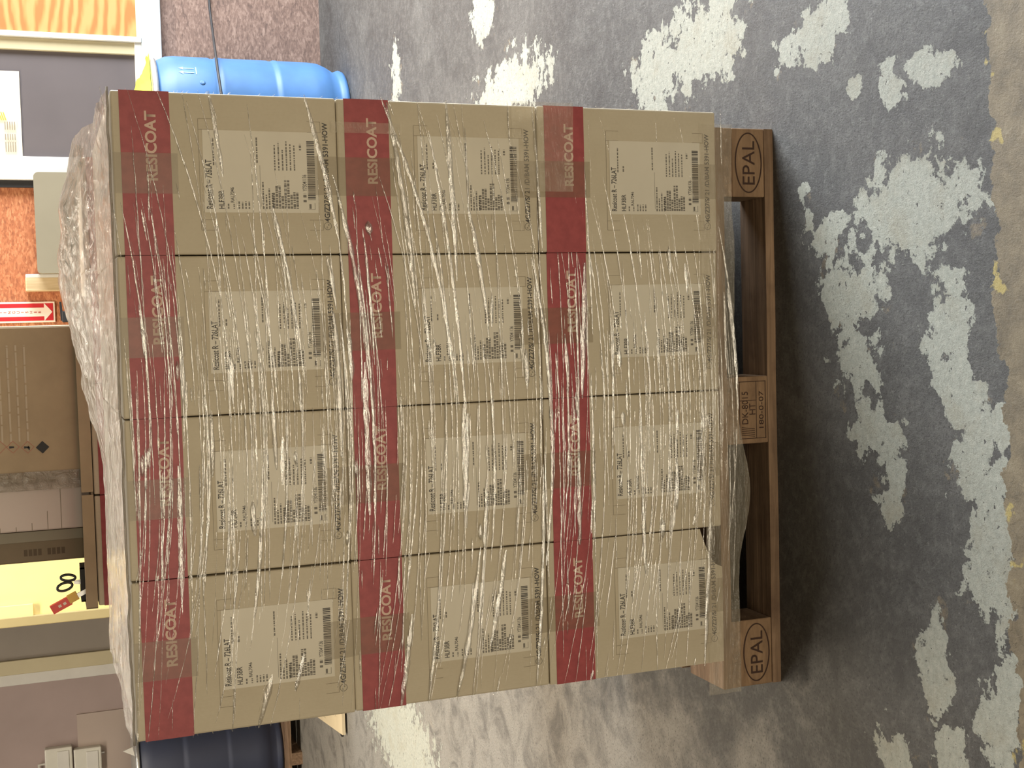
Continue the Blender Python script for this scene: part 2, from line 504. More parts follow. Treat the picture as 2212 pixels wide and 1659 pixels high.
# galvanised rail, window frame, plywood
x0, x1, z0, z1 = rect(302, 345, 0, 105, YW)
rail_top = z1
tag(MB().box(1.35, 6.0, YW - 0.055, YW, z0, z1, 0.004).build('trim_rail', M['blue_white']), kind='structure')
win = empty('window_1', (1.95, YW, rail_top)); tag(win, kind='structure')
def wpart(name, r, y0, y1, mat, parent=win, c=0.0):
    b = MB().box(r[0], r[1], y0, y1, r[2], r[3], c)
    o = parent.matrix_world.translation if False else parent.location
    return recentre(b, o).build(name, mat, parent)
pl = rect(-60, 290, -320, 79, YW); wpart('plywood_panel', (pl[0], 4.4, rail_top + 0.02, 2.6), YW - 0.03, YW, M['ply'])
fr = rect(-40, 298, 81, 94, YW); xf = at_y((240, 94), YW).x; xf1 = at_y((240, 82), YW).x
wpart('frame', (xf, xf1, rail_top, 2.6), YW - 0.06, YW, M['white_paint'], c=0.003)
wpart('frame', (xf - 0.06, xf, rail_top, 2.6), YW - 0.04, YW, M['beige'], c=0.003)
xd0 = at_y((40, 340), YW).x
wpart('dark_pane', (xd0, xf - 0.06, rail_top + 0.035, 2.6), YW - 0.02, YW, M['dark_panel'])
wpart('sill', (xd0, xf1, rail_top, rail_top + 0.035), YW - 0.05, YW, M['white_paint'], c=0.003)
wpart('sill', (xf1, 4.4, rail_top, rail_top + 0.022), YW - 0.05, YW, M['white_paint'], c=0.003)
xp0 = at_y((60, 391), YW).x
wpart('frame', (xp0, xd0, rail_top, 2.6), YW - 0.05, YW, M['white_paint'], c=0.003)
wpart('rubber_edge', (xp0 - 0.035, xp0, rail_top, 2.6), YW - 0.03, YW, M['black'])

# grey door with beige frame in the further wall
door = empty('door_1', (-1.0, YL, 0)); tag(door, kind='structure')
xg = at_y((120, 1415), YL - 0.03).x
recentre(MB().box(xg, -0.55, YL - 0.03, YL, 0, 2.3), door.location).build('door_leaf', M['grey_door'], door)
xb, xb2 = at_y((120, 1448), YL - 0.06).x, at_y((120, 1472), YL - 0.06).x
recentre(MB().box(xb, xg, YL - 0.06, YL, 0, 2.35, 0.004), door.location).build('frame', M['beige'], door)
recentre(MB().box(xb2, xb, YL - 0.045, YL, 0, 2.38, 0.004), door.location).build('architrave', M['white_paint'], door)
xw = at_y((165, 1543), YL).x
zb = at_y((168, 1600), YL).z
tag(MB().box(-2.9, xw, YL - 0.012, YL, 0.1, zb).build('trim_wall_panel', M['mauve_light']), kind='structure')

# ------------------------------------------------------------------ euro pallet
def oval(cx, cz, rx, rz, w, y, n=40):
    b = MB()
    vs_, fs_ = [], []
    for i in range(n):
        a = 2 * math.pi * i / n
        vs_ += [(cx + rx * math.cos(a), y, cz + rz * math.sin(a)), (cx + (rx - w) * math.cos(a), y, cz + (rz - w) * math.sin(a))]
    for i in range(n):
        j = (i + 1) % n
        fs_.append((2 * i, 2 * i + 1, 2 * j + 1, 2 * j))
    return b.add(vs_, fs_)

EPAL = text_mesh('EPAL', 0.030, 0.092)
mk = oval(0, 0.039, 0.064, 0.033, 0.0028, -0.0006)
mesh_to_mb(EPAL, mk, -0.046, -0.0006, 0.024)
EPAL_MARK = mk.mesh('brand_mark')
st = MB()
for (a, b, c_, d_) in ((-.062, .062, .006, .0075), (-.062, .062, .070, .0715), (-.062, -.0605, .006, .0715), (.0605, .062, .006, .0715), (-.062, .062, .029, .030), (.02, .0212, .03, .07)):
    st.add([(a, -.0006, c_), (b, -.0006, c_), (b, -.0006, d_), (a, -.0006, d_)], [(0, 1, 2, 3)])
mesh_to_mb(text_mesh('DK-8015', 0.015, 0.070), st, -0.030, -.0007, .050)
mesh_to_mb(text_mesh('HT', 0.015, 0.024), st, -0.010, -.0007, .032)
mesh_to_mb(text_mesh('180-0-07', 0.011, 0.080), st, -0.040, -.0007, .012)
for i in range(5):
    st.add([(-.058 + i * .004, -.0006, .034), (-.0565 + i * .004, -.0006, .034), (-.052 + i * .004, -.0006, .066), (-.0535 + i * .004, -.0006, .066)], [(0, 1, 2, 3)])
STAMP = st.mesh('treatment_stamp')

def wobble_board(b, amp=0.0018):
    b.v = [(x, y + amp * noise.noise(Vector((x * 9, y * 3, z * 20))), z + amp * noise.noise(Vector((x * 7 + 5, y * 3, z * 11)))) for (x, y, z) in b.v]
    return b

def long_board(L, w, t, n=14):
    """board along x with slightly uneven edges, origin at its centre base"""
    b = MB()
    vs_, fs_ = [], []
    for i in range(n + 1):
        x = -L / 2 + L * i / n
        e = 0.0025 * noise.noise(Vector((x * 6, w * 13, t * 7)))
        g = 0.0025 * noise.noise(Vector((x * 6 + 9, w * 13, t * 7)))
        vs_ += [(x, -w / 2 + e, 0), (x, w / 2, 0), (x, w / 2, t), (x, -w / 2 + e, t - abs(g))]
    for i in range(n):
        a, c = 4 * i, 4 * i + 4
        fs_ += [(a, c, c + 1, a + 1), (a + 1, c + 1, c + 2, a + 2), (a + 2, c + 2, c + 3, a + 3), (a + 3, c + 3, c, a)]
    fs_ += [(0, 1, 2, 3), (4 * n + 3, 4 * n + 2, 4 * n + 1, 4 * n)]
    return b.add(vs_, fs_)

def make_pallet(loc, label, marks=True):
    t = empty('euro_pallet', loc)
    tag(t, label, 'pallet')
    b100, b145 = long_board(1.2, .100, .022).mesh('bottom_board'), long_board(1.2, .145, .022).mesh('bottom_board')
    for w, y in ((b100, .05), (b145, .4), (b100, .75)):
        link('bottom_board', w, M['wood'], t, (.6, y, 0))
    blk = {w: MB().box(-.0725, .0725, -w / 2, w / 2, 0, .078, .0025).mesh('block') for w in (.1, .145)}
    for y, w in ((.05, .1), (.4, .145), (.75, .1)):
        for i, x in enumerate((.0725, .6, 1.1275)):
            o = link('block', blk[w], M['block'], t, (x, y, .022))
            if y < .1 and marks:
                if i == 1: link('treatment_stamp', STAMP, M['burn'], o, (0, -.0505, 0))
                else: link('brand_mark', EPAL_MARK, M['burn'], o, (0, -.0505, 0))
    sm = MB().box(-.0725, .0725, 0, .8, 0, .022, .002).mesh('stringer_board')
    for x in (.0725, .6, 1.1275):
        link('stringer_board', sm, M['wood_y'], t, (x, 0, .100))
    d145, d100 = long_board(1.2, .145, .022).mesh('deck_board'), long_board(1.2, .1, .022).mesh('deck_board')
    for w, y in ((d145, .0725), (d100, .2365), (d145, .4), (d100, .5635), (d145, .7275)):
        link('deck_board', w, M['wood'], t, (.6, y, .122))
    return t

make_pallet((0, 0, 0), 'weathered wooden pallet with EPAL branded on its corner blocks, under the wrapped cartons')

# ------------------------------------------------------------------ cartons
CW, CD, CH = .2895, .388, .4025
FR = -CD / 2
carton_body = MB().box(-CW / 2, CW / 2, -CD / 2, CD / 2, 0, CH, .0035).mesh('body')
# a corner-torn variant for the lower left carton
pts = [(-CW / 2, 0), (CW / 2 - .085, 0), (CW / 2 - .078, .016), (CW / 2 - .062, .028), (CW / 2 - .035, .040), (CW / 2 - .008, .050), (CW / 2, .052), (CW / 2, CH), (-CW / 2, CH)]
carton_torn = MB().prism(pts, -CD / 2, CD / 2).mesh('body')
for me in (carton_body, carton_torn): me.materials.append(M['carton'])
# red band all round, 14..100 mm below the top edge
z1, z0 = CH - .0145, CH - .1005
e = .0008
band = MB()
for (ax, ay, bx_, by) in ((-1, -1, 1, -1), (1, -1, 1, 1), (1, 1, -1, 1), (-1, 1, -1, -1)):
    X, Y = CW / 2 + e, CD / 2 + e
    band.add([(ax * X, ay * Y, z0), (bx_ * X, by * Y, z0), (bx_ * X, by * Y, z1), (ax * X, ay * Y, z1)], [(0, 1, 2, 3)])
BAND = band.mesh('red_band'); BAND.materials.append(M['red'])
fy = FR - .0014
def fx(f): return -CW / 2 + f * CW            # fraction from the left edge
def fz(f): return CH * (1 - f)                # fraction down from the top
BRAND = text_mesh('RESICOAT', .0185, CW * .425, bold=0.03)
BRAND.materials.append(M['brand'])
def quad(b, x0, x1, z0, z1, y):
    b.add([(x0, y, z0), (x1, y, z0), (x1, y, z1), (x0, y, z1)], [(0, 1, 2, 3)])
LBL = MB().box(fx(.262), fx(.775), FR - .0012, FR - .0001, fz(.905), fz(.388)).mesh('shipping_label'); LBL.materials.append(M['sheet'])
LETTERS = []
for nm, tx, hh_, ww_, bo, xx, zz_ in (('product_name', 'Resicoat R \u2013 726LAT', .0112, .305, .016, .285, .424), ('product_code', 'HLF3BR', .0098, .115, .016, .285, .475),
                                  ('colour_code', 'RAL7046', .0064, .095, .012, .325, .520), ('batch_number', 'Y73041136', .0075, .105, .010, .40, .852)):
    tb = MB()
    mesh_to_mb(text_mesh(tx, hh_, CW * ww_, bold=bo), tb, fx(xx), fy, fz(zz_))
    LETTERS.append((nm, tb.mesh(nm))); LETTERS[-1][1].materials.append(M['ink'])
# rows of unreadable small print as short dashes
sm = MB()
rr = random.Random(3)
def dashes(xa, xb, zf, h, fill=.7):
    x = fx(xa); end = fx(xb)
    while x < end:
        w = rr.uniform(.0015, .006)
        quad(sm, x, min(x + w, end), fz(zf), fz(zf) + h, fy)
        x += w + rr.uniform(.0006, .0022)
for zf in (.497, .522, .545, .560, .575, .590): dashes(.285, .285 + rr.uniform(.03, .05), zf, .0028)
dashes(.555, .725, .437, .0026); dashes(.56, .60, .468, .003); dashes(.575, .735, .632, .0028)
quad(sm, fx(.30), fx(.56), fz(.641), fz(.641) + .0006, fy)
for i in range(4): dashes(.285, .285 + (.17, .09, .13, .10)[i], .655 + i * .014, .0030)
for i in range(9): dashes(.288, .288 + (.10, .145, .145, .08, .18, .18, .09, .105, .105)[i], .705 + i * .0135, .0044)
for i in range(6): dashes(.53, (.69, .71, .66, .715, .70, .69)[i], .712 + i * .018, .0026)
dashes(.33, .345, .850, .006); dashes(.36, .385, .850, .006); dashes(.66, .70, .832, .004)
quad(sm, fx(.288), fx(.318), fz(.872), fz(.862), fy); quad(sm, fx(.283), fx(.285), fz(.888), fz(.858), fy); quad(sm, fx(.283), fx(.325), fz(.889), fz(.887), fy)
SMALL = sm.mesh('fine_print'); SMALL.materials.append(simple('grey_ink', srgb(116, 110, 100), 0.6, 0.1))
bc = MB()
x = fx(.345)
while x < fx(.725):
    w = rr.choice((.0007, .0012, .0020))
    quad(bc, x, x + w, fz(.893), fz(.857), fy)
    x += w + rr.choice((.0007, .0010, .0016))
BAR = bc.mesh('barcode'); BAR.materials.append(M['ink'])
CERT = MB()
mesh_to_mb(text_mesh('4G/Z27/S/ 21 /D/BAM 5391-HOW', .0098, CW * .635, bold=.022), CERT, fx(.205), fy + .0006, fz(.957))
mesh_to_mb(oval(fx(.178), fz(.9455), .0072, .0072, .0007, fy + .0006).mesh('ring'), CERT)
mesh_to_mb(text_mesh('u', .0042, .0028), CERT, fx(.178) - .004, fy + .0006, fz(.9455))
mesh_to_mb(text_mesh('n', .0042, .0028), CERT, fx(.178) + .0008, fy + .0006, fz(.9455) - .003)
CERT = CERT.mesh('certification_print'); CERT.materials.append(M['ink'])
rg = MB()
t_ = .0007
def hl(xa, xb, zf): quad(rg, fx(xa), fx(xb), fz(zf), fz(zf) + t_, FR - .0006)
def vl(xf_, za, zb): quad(rg, fx(xf_), fx(xf_) + t_, fz(zb), fz(za), FR - .0006)
for s in (.150, .215, .775, .842):
    vl(s, .372, .440); vl(s, .862, .925)
hl(.150, .842, .372)
hl(.150, .215, .925); hl(.775, .842, .925)
REG = rg.mesh('print_guides'); REG.materials.append(M['faint'])
TAPES = []
for (za, zb_) in ((CH - .112, CH), (0, .056)):
    tp = MB()
    quad(tp, -.036, .036, za, zb_, FR - .0018)
    TAPES.append(tp.mesh('packing_tape')); TAPES[-1].materials.append(M['tape'])

def make_carton(torn=False, full=True):
    t = empty('carton')
    b = link('body', carton_torn if torn else carton_body, None, t)
    bd = link('red_band', BAND, None, t)
    link('brand_lettering', BRAND, None, bd, (fx(.455), FR - .0014, CH - .0755))
    if full:
        link('certification_print', CERT, None, b)
        tag(link('print_guides', REG, None, b), kind='stuff')
        lb = link('shipping_label', LBL, None, t)
        for nm, me in LETTERS: link(nm, me, None, lb)
        tag(link('fine_print', SMALL, None, lb), kind='stuff')
        tag(link('barcode', BAR, None, lb), kind='stuff')
        for tp in TAPES: link('packing_tape', tp, None, t)
    return t

proto, proto_torn, proto_plain = make_carton(), make_carton(torn=True), make_carton(full=False)
used = set()
def put_carton(src, loc, rz, label, group):
    o = src if src not in used else copy_tree(src)
    used.add(src)
    o.location = loc
    o.rotation_euler = (0, 0, rz)
    tag(o, label, 'carton', group)
    return o
X0, PITCHX, BASE, PZ = .063, .292, .145, .4035
row_name = ('bottom', 'middle', 'top')
col_name = ('leftmost', 'second from the left', 'second from the right', 'rightmost')
where = {(2, 3): 'cream carton with red RESICOAT band, top layer right end, nearest the blue drum',
         (2, 0): 'cream carton with red RESICOAT band, top layer left end, nearest the navy drum',
         (2, 1): 'cream carton with red RESICOAT band, top layer, second from the left end',
         (2, 2): 'cream carton with red RESICOAT band, top layer, second from the blue drum end',
         (1, 3): 'cream carton with red RESICOAT band, middle layer right end, its right edge bulging',
         (1, 0): 'cream carton with red RESICOAT band, middle layer left end',
         (1, 1): 'cream carton with red RESICOAT band, middle layer, second from the left end',
         (1, 2): 'cream carton with red RESICOAT band, middle layer, second from the right end',
         (0, 3): 'cream carton with red RESICOAT band, bottom layer right end, on the pallet corner',
         (0, 0): 'cream carton with a torn lower corner, bottom layer left end on the pallet',
         (0, 1): 'cream carton with red RESICOAT band, bottom layer, second from the left end',
         (0, 2): 'cream carton with red RESICOAT band, bottom layer, second from the right end'}
rj = random.Random(11)
for k_ in range(3):
    for i in range(4):
        src = proto_torn if (k_, i) == (0, 0) else proto
        put_carton(src, (X0 + PITCHX * (i + .5) + rj.uniform(-.0003, .0003), -.006 + CD / 2 + rj.uniform(-.004, .004), BASE + PZ * k_), rj.uniform(-.002, .002),
                   where[(k_, i)], 'front row of cartons on the near pallet')
        put_carton(proto_plain, (X0 + PITCHX * (i + .5), -.006 + CD * 1.5 + .006, BASE + PZ * k_), 0,
                   'cream carton directly behind the %s front carton of the %s layer' % (col_name[i], row_name[k_]), 'rear row of cartons on the near pallet')

# ------------------------------------------------------------------ stretch wrap on the near stack
wrap = empty('stretch_wrap', (.65, .39, BASE))
tag(wrap, 'clear crinkled stretch film wound round the near carton stack and bunched on top', 'stretch film')
WL = wrap.location
XA, XB = X0 - .003, X0 + 4 * PITCHX + .003
TOP = BASE + PZ * 3
# top sheet
b = MB()
nu, nv = 110, 46
def top_h(u, v):
    x = XA + (XB - XA) * u
    lift = .075 * max(0, min(1, (x - .50) / .38)) * (1 - .55 * max(0, (x - 1.08) / .16))
    ridge = math.exp(-((v - .80) / .22) ** 2)
    cr = 0
    for s, a in ((9, .010), (23, .006), (55, .003)):
        cr += a * abs(noise.noise(Vector((x * s * .6, v * s * .5, s))))
    edge = min(1, 12 * v, 12 * (1 - v))
    return (lift * ridge + cr * edge * (1.4 if lift > .02 else 1.0))
for i in range(nu + 1):
    for j in range(nv + 1):
        u, v = i / nu, j / nv
        x = XA + (XB - XA) * u
        y = -.012 + .80 * v
        jx = .006 * noise.noise(Vector((x * 7, y * 9, 4)))
        b.v.append((x + jx - WL.x, y + jx - WL.y, TOP + .003 + top_h(u, v) - WL.z))
for i in range(nu):
    for j in range(nv):
        a = i * (nv + 1) + j
        b.f.append((a, a + nv + 1, a + nv + 2, a + 1))
b.build('top_sheet', M['film'], wrap, smooth=True)
# rolled front lip of the top sheet, thick milky edge along the top front
b = MB()
path = [(XA + (XB - XA) * i / 60 - WL.x, -.012 + .004 * noise.noise(Vector((i * .5, 0, 0))) - WL.y, TOP + .004 + .004 * noise.noise(Vector((i * .4, 3, 0))) - WL.z) for i in range(61)]
b.tube(path, .0025, 6).build('rolled_edge', M['film'], wrap, smooth=True)
# pleats
b = MB()
rp = random.Random(21)
YF = -.012
for q in range(900):
    zc = rp.uniform(.115, TOP - .01)
    L = rp.choice((.03, .05, .08, .12, .2, .3, .5)) * rp.uniform(.7, 1.4)
    xc = rp.gauss(.60, .27)
    xa, xb_ = max(XA, xc - L / 2), min(XB, xc + L / 2)
    if xb_ - xa < .02: continue
    kk = rp.uniform(.0, .32)
    slope = rp.gauss(0, .02)
    w = rp.uniform(.0005, .0018) if rp.random() < .88 else rp.uniform(.002, .006)
    hgt = w * rp.uniform(.25, 1.1)
    n = max(4, int((xb_ - xa) / .012))
    base = len(b.v)
    ph = rp.uniform(0, 99)
    for i in range(n + 1):
        x = xa + (xb_ - xa) * i / n
        taper = min(1, 4 * i / n, 4 * (1 - i / n)) ** .7
        z = zc + kk * ((x - .62) ** 2 - .06) + slope * (x - xc) + .0012 * noise.noise(Vector((x * 30, ph, 0)))
        ww = w * (0.25 + .75 * taper) * (1 + .5 * noise.noise(Vector((x * 45, ph, 5))))
        hh = hgt * taper * (1 + .8 * noise.noise(Vector((x * 60, ph, 9))))
        b.v += [(x - WL.x, YF + .0035 - WL.y, z - ww - WL.z), (x - WL.x, YF + .003 - hh - WL.y, z - WL.z), (x - WL.x, YF + .0035 - WL.y, z + ww - WL.z)]
    for i in range(n):
        a = base + 3 * i
        b.f += [(a, a + 3, a + 4, a + 1), (a + 1, a + 4, a + 5, a + 2)]
tag(b.build('film_pleats', M['pleat'], wrap, smooth=True), kind='stuff')
# the same pleats round the two ends of the stack
for sgn, xs_ in ((1, XB - .001), (-1, XA + .001)):
    b = MB()
    for q in range(260):
        zc = rp.uniform(.16, TOP - .01)
        L = rp.choice((.05, .08, .12, .2, .3, .5)) * rp.uniform(.7, 1.4)
        yc = rp.uniform(0, .78)
        ya_, yb_ = max(-.008, yc - L / 2), min(.785, yc + L / 2)
        w = rp.uniform(.0005, .0018); hgt = w * rp.uniform(.25, 1.1)
        slope = rp.gauss(0, .05); ph = rp.uniform(0, 99)
        n = max(4, int((yb_ - ya_) / .02)); base = len(b.v)
        for i in range(n + 1):
            y = ya_ + (yb_ - ya_) * i / n
            taper = min(1, 4 * i / n, 4 * (1 - i / n)) ** .7
            z = zc + slope * (y - yc) + .0012 * noise.noise(Vector((y * 30, ph, 0)))
            ww = w * (.25 + .75 * taper)
            for (o_, dz) in ((0, -ww), (hgt * taper, 0), (0, ww)):
                b.v.append((xs_ + sgn * o_ - WL.x, y - WL.y, z + dz - WL.z))
        for i in range(n):
            a = base + 3 * i
            b.f += [(a, a + 3, a + 4, a + 1), (a + 1, a + 4, a + 5, a + 2)]
    tag(b.build('film_pleats', M['pleat'], wrap, smooth=True), kind='stuff')
# film sheets that show as milky bands: over the deck edge, at the right end between layers
def film_sheet(name, x0, x1, z0, z1, y, mat, amp=.004, nx=60, nz=10, sag=None, seed=0):
    b = MB()
    for i in range(nx + 1):
        for j in range(nz + 1):
            u, v = i / nx, j / nz
            x = x0 + (x1 - x0) * u
            zt = z0 + (z1 - z0) * v
            if sag: zt -= (1 - v) * sag(x)
            zt += .006 * (1 - v) * noise.noise(Vector((x * 6, seed, 2)))
            yy = y - amp * abs(noise.noise(Vector((x * 5, zt * 60, seed)))) - amp * .5 * abs(noise.noise(Vector((x * 40, zt * 25, seed + 3))))
            b.v.append((x - WL.x, yy - WL.y, zt - WL.z))
    for i in range(nx):
        for j in range(nz):
            a = i * (nz + 1) + j
            b.f.append((a, a + nz + 1, a + nz + 2, a + 1))
    return b.build(name, mat, wrap, smooth=True)
film_sheet('film_skirt', -.004, 1.205, .108, .185, -.010, M['film_thin'], .007, 90, 10,
           sag=lambda x: .034 * math.exp(-((x - .43) / .10) ** 2), seed=1)
film_sheet('film_patch', 1.06, XB + .002, BASE + PZ - .075, BASE + PZ + .055, -.014, M['film_thin'], .006, 24, 16, seed=7)
film_sheet('film_patch', 1.165, 1.185, BASE + PZ * 2 - .125, BASE + PZ * 2 + .012, -.0135, M['film_thin'], .002, 6, 16, seed=9)

# ------------------------------------------------------------------ rear pallet stack
RY = 1.20
RH = 1.0125                                    # cartons of the rear stack, a touch taller
make_pallet((.03, RY, 0), 'wooden pallet under the rear carton stack', marks=False)
for k_ in range(3):
    for i in range(4):
        o = put_carton(proto_plain, (.063 + .302 * (i + .5), RY + .004 + CD / 2, BASE + PZ * RH * k_), 0,
                       'cream carton of the rear stack, %s layer, %s' % (row_name[k_], col_name[i]), 'cartons of the rear stack')
        o.scale = (1.03, 1, RH)
RT = BASE + PZ * RH * 3 + .001
# cardboard tray board on top of the rear stack
tray = tag(empty('cardboard_tray', (.45, RY + .2, RT)), 'shallow greyish cardboard tray lying on the rear cartons', 'tray')
recentre(MB().box(.063, .90, RY + .0, RY + .40, RT, RT + .006), tray.location).build('base', M['kraft_dark'], tray)
for (a, b_) in ((.063, .368), (.376, .90)):
    recentre(MB().box(a, b_, RY - .004, RY + .004, RT, RT + .030), tray.location).build('front_rim', M['kraft'], tray)
recentre(MB().box(.058, .063, RY + .004, RY + .40, RT, RT + .030), tray.location).build('side_rim', M['kraft_dark'], tray)
TT = RT + .007

def px_box(v0, v1, y0, y1, Y): return rect(v0, v1, y0, y1, Y)
# printed carton with hazard diamonds
r = rect(0, 190, 703, 1040, RY + .02)
t = tag(empty('printed_carton', ((r[0] + r[1]) / 2, RY + .18, TT)), 'beige carton covered in fine print with hazard diamonds, standing on the rear stack', 'carton')
yA = RY + .02
bb = MB().box(r[0], r[1], yA, yA + .30, TT, TT + .42, .006)
recentre(bb, t.location).build('body', M['kraft'], t)
pr = MB()
for i in range(13):
    zz = TT + .40 - i * .021
    x = r[0] + .11
    while x < r[1] - .05:
        w = rr.uniform(.01, .05)
        quad(pr, x, min(x + w, r[1] - .05), zz, zz + .0045, yA - .0008)
        x += w + rr.uniform(.002, .006)
recentre(pr, t.location).build('fine_print', simple('pale_print', srgb(186, 170, 146), 0.6, 0.03), t)
for i, vv in enumerate((0, 28, 60, 92)):
    p = at_y((vv, 966), yA)
    dm = MB()
    s = .017
    if i == 3:
        dm.add([(-s, 0, 0), (0, 0, -s), (s, 0, 0), (0, 0, s)], [(0, 1, 2, 3)])
        mt = M['black']
    else:
        w_ = .0022
        for (a, b_) in (((-s, 0), (0, -s)), ((0, -s), (s, 0)), ((s, 0), (0, s)), ((0, s), (-s, 0))):
            k2 = (s - w_) / s
            dm.add([(a[0], 0, a[1]), (b_[0], 0, b_[1]), (b_[0] * k2, 0, b_[1] * k2), (a[0] * k2, 0, a[1] * k2)], [(0, 1, 2, 3)])
        mt = M['ghs_red']
    o = dm.build('hazard_diamond', mt, t, (p.x - t.location.x, yA - .001 - t.location.y, p.z - t.location.z))
    if i in (1, 2):
        g = MB()
        g.add([(-.002, -.0004, -.003), (.002, -.0004, -.003), (.003, -.0004, .009), (-.003, -.0004, .009)], [(0, 1, 2, 3)])
        if i == 2: g.add([(-.009, -.0004, -.004), (-.001, -.0004, -.006), (.004, -.0004, -.002), (-.002, -.0004, .001)], [(0, 1, 2, 3)])
        g.build('pictogram', M['black'], o)
# crumpled film at its left lower corner
b = MB()
for i in range(9):
    for j in range(15):
        u, v = i / 8, j / 14
        b.v.append((r[0] - .022 + .05 * u - t.location.x, yA - .004 - .006 * abs(noise.noise(Vector((u * 3, v * 9, 1)))) - t.location.y, .002 + .36 * v))
for i in range(8):
    for j in range(14):
        a = i * 15 + j
        b.f.append((a, a + 15, a + 16, a + 1))
b.build('torn_film', M['film'], t, smooth=True)
# white board
r2 = rect(0, 176, 1041, 1146, RY + .06)
t = tag(empty('white_box', ((r2[0] + r2[1]) / 2, RY + .2, TT)), 'pale white box with ruled lines, between the printed carton and the grey carton', 'box')
yB = RY + .06
recentre(MB().box(r2[0], r2[1], yB, yB + .26, TT, TT + .40, .004), t.location).build('body', M['lilac_white'], t)
ln_ = MB()
for i, (L, zz) in enumerate(((.11, .075), (.05, .11), (.02, .15), (.012, .19), (.012, .23))):
    quad(ln_, r2[0] + .002, r2[0] + .002 + L, TT + zz, TT + zz + .0016, yB - .0008)
recentre(ln_, t.location).build('ruled_lines', M['faint'], t)
# grey carton
r3 = rect(0, 170, 1148, 1214, RY + .10)
t = tag(empty('grey_carton', ((r3[0] + r3[1]) / 2, RY + .2, TT)), 'narrow grey-brown carton with smudged stamp, beside the scissors', 'carton')
yC = RY + .10
xm = r3[0] + (r3[1] - r3[0]) * .68
recentre(MB().box(r3[0], r3[1], yC, yC + .24, TT, TT + .40, .005), t.location).build('body', M['kraft_dark'], t)
recentre(MB().box(xm, r3[1] + .002, yC - .004, yC + .0, TT, TT + .40, .001), t.location).build('flap', M['olive'], t)
s_ = MB()
for i in range(9):
    if i != 4: quad(s_, (r3[0] + xm) / 2 - .010, (r3[0] + xm) / 2 + .008, TT + .07 + i * .012, TT + .079 + i * .012, yC - .0008)
recentre(s_, t.location).build('smudged_stamp', simple('stamp_grey', srgb(92, 78, 60), .7, .1), t)

# pen cup, scissors, cutter
pc = at_y((180, 1270), RY + .07)
cup = tag(empty('tool_cup', (pc.x, RY + .09, TT)), 'dark square cup holding scissors at the left end of the rear stack', 'cup')
cx0, cx1 = at_y((180, 1300), RY + .05).x - pc.x, at_y((180, 1226), RY + .05).x - pc.x
for (a, b_, c_, d_) in ((cx0, cx1, -.042, -.038), (cx0, cx1, .038, .042), (cx0, cx0 + .004, -.042, .042), (cx1 - .004, cx1, -.042, .042)):
    MB().box(a, b_, c_, d_, 0, .034).build('side', M['black'], cup)
MB().box(cx0, cx1, -.042, .042, 0, .004).build('base', M['black'], cup)
def ring(cx, cz, rx, rz, tilt, y, n=22):
    return [(cx + rx * math.cos(a) * math.cos(tilt) - rz * math.sin(a) * math.sin(tilt), y, cz + rx * math.cos(a) * math.sin(tilt) + rz * math.sin(a) * math.cos(tilt)) for a in [2 * math.pi * i / n for i in range(n)]]
sc = at_y((172, 1256), RY + .09)
sci = tag(empty('scissors', (sc.x, RY + .085, TT + .006)), 'open scissors with dark green handles standing in the cup', 'scissors')
p1, p2 = at_y((147, 1248), RY + .085), at_y((140, 1268), RY + .085)
MB().tube(ring(p1.x - sc.x, p1.z - TT - .006, .0085, .019, -.1, 0), .0036, 8, True).build('handle', M['scissor'], sci, smooth=True)
MB().tube(ring(p2.x - sc.x, p2.z - TT - .006, .0105, .020, .25, .004), .0036, 8, True).build('handle', M['scissor'], sci, smooth=True)
for dx in (-.006, .006):
    MB().prism([(dx - .004, .0), (dx + .004, .0), (.004, .045), (-.004, .045)], -.001 + dx * .3, .001 + dx * .3).build('blade', M['steel'], sci)
ku = at_y((165, 1300), RY + .05)
kn = tag(empty('box_cutter', (ku.x, RY + .05, TT)), 'red box cutter with amber grip leaning beside the scissors', 'cutter')
kA, kB = at_y((112, 1318), RY + .05), at_y((152, 1296), RY + .05)
ax = (kA - kB); Lk = ax.length; ux = ax.normalized(); nx_ = Vector((ux.z, 0, -ux.x))
def kbox(s0, s1, w0, w1, y0, y1):
    b = MB()
    o = kB - kn.location
    o = Vector((o.x, 0, o.z))
    pts_ = [o + ux * s0 + nx_ * w0, o + ux * s1 + nx_ * w0, o + ux * s1 + nx_ * w1, o + ux * s0 + nx_ * w1]
    return b.prism([(p.x, p.z) for p in pts_], y0, y1)
kbox(0, Lk, -.012, .012, -.008, .008).build('body', M['knife_red'], kn)
kbox(-.022, .004, -.008, .014, -.009, .009).build('grip', M['knife_yellow'], kn)
kbox(.012, .020, -.003, .004, -.0095, -.008).build('pale_highlight', M['sign_white'], kn)  # pale highlights on the red body, put in as small white pads
kbox(.026, .034, -.003, .004, -.0095, -.008).build('pale_highlight', M['sign_white'], kn)
kbox(-.062, -.018, -.005, .007, -.003, .003).build('blade', M['steel'], kn)

# ------------------------------------------------------------------ yellow shelving behind the rear stack
YS = 4.05
xl = at_y((150, 1343), YS).x; xl2 = at_y((150, 1322), YS).x
t = tag(empty('yellow_cabinet', (-.3, YS + .2, 0)), 'bright yellow enamel cabinet side with an olive steel corner post, behind the stacks', 'cabinet')
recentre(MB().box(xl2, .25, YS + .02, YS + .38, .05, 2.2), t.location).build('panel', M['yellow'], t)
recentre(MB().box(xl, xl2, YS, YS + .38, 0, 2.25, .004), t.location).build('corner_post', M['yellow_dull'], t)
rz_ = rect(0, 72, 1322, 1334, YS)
recentre(MB().box(xl2, xl2 + .055, YS + .005, YS + .02, rz_[2], 2.2), t.location).build('edge_channel', M['yellow'], t)

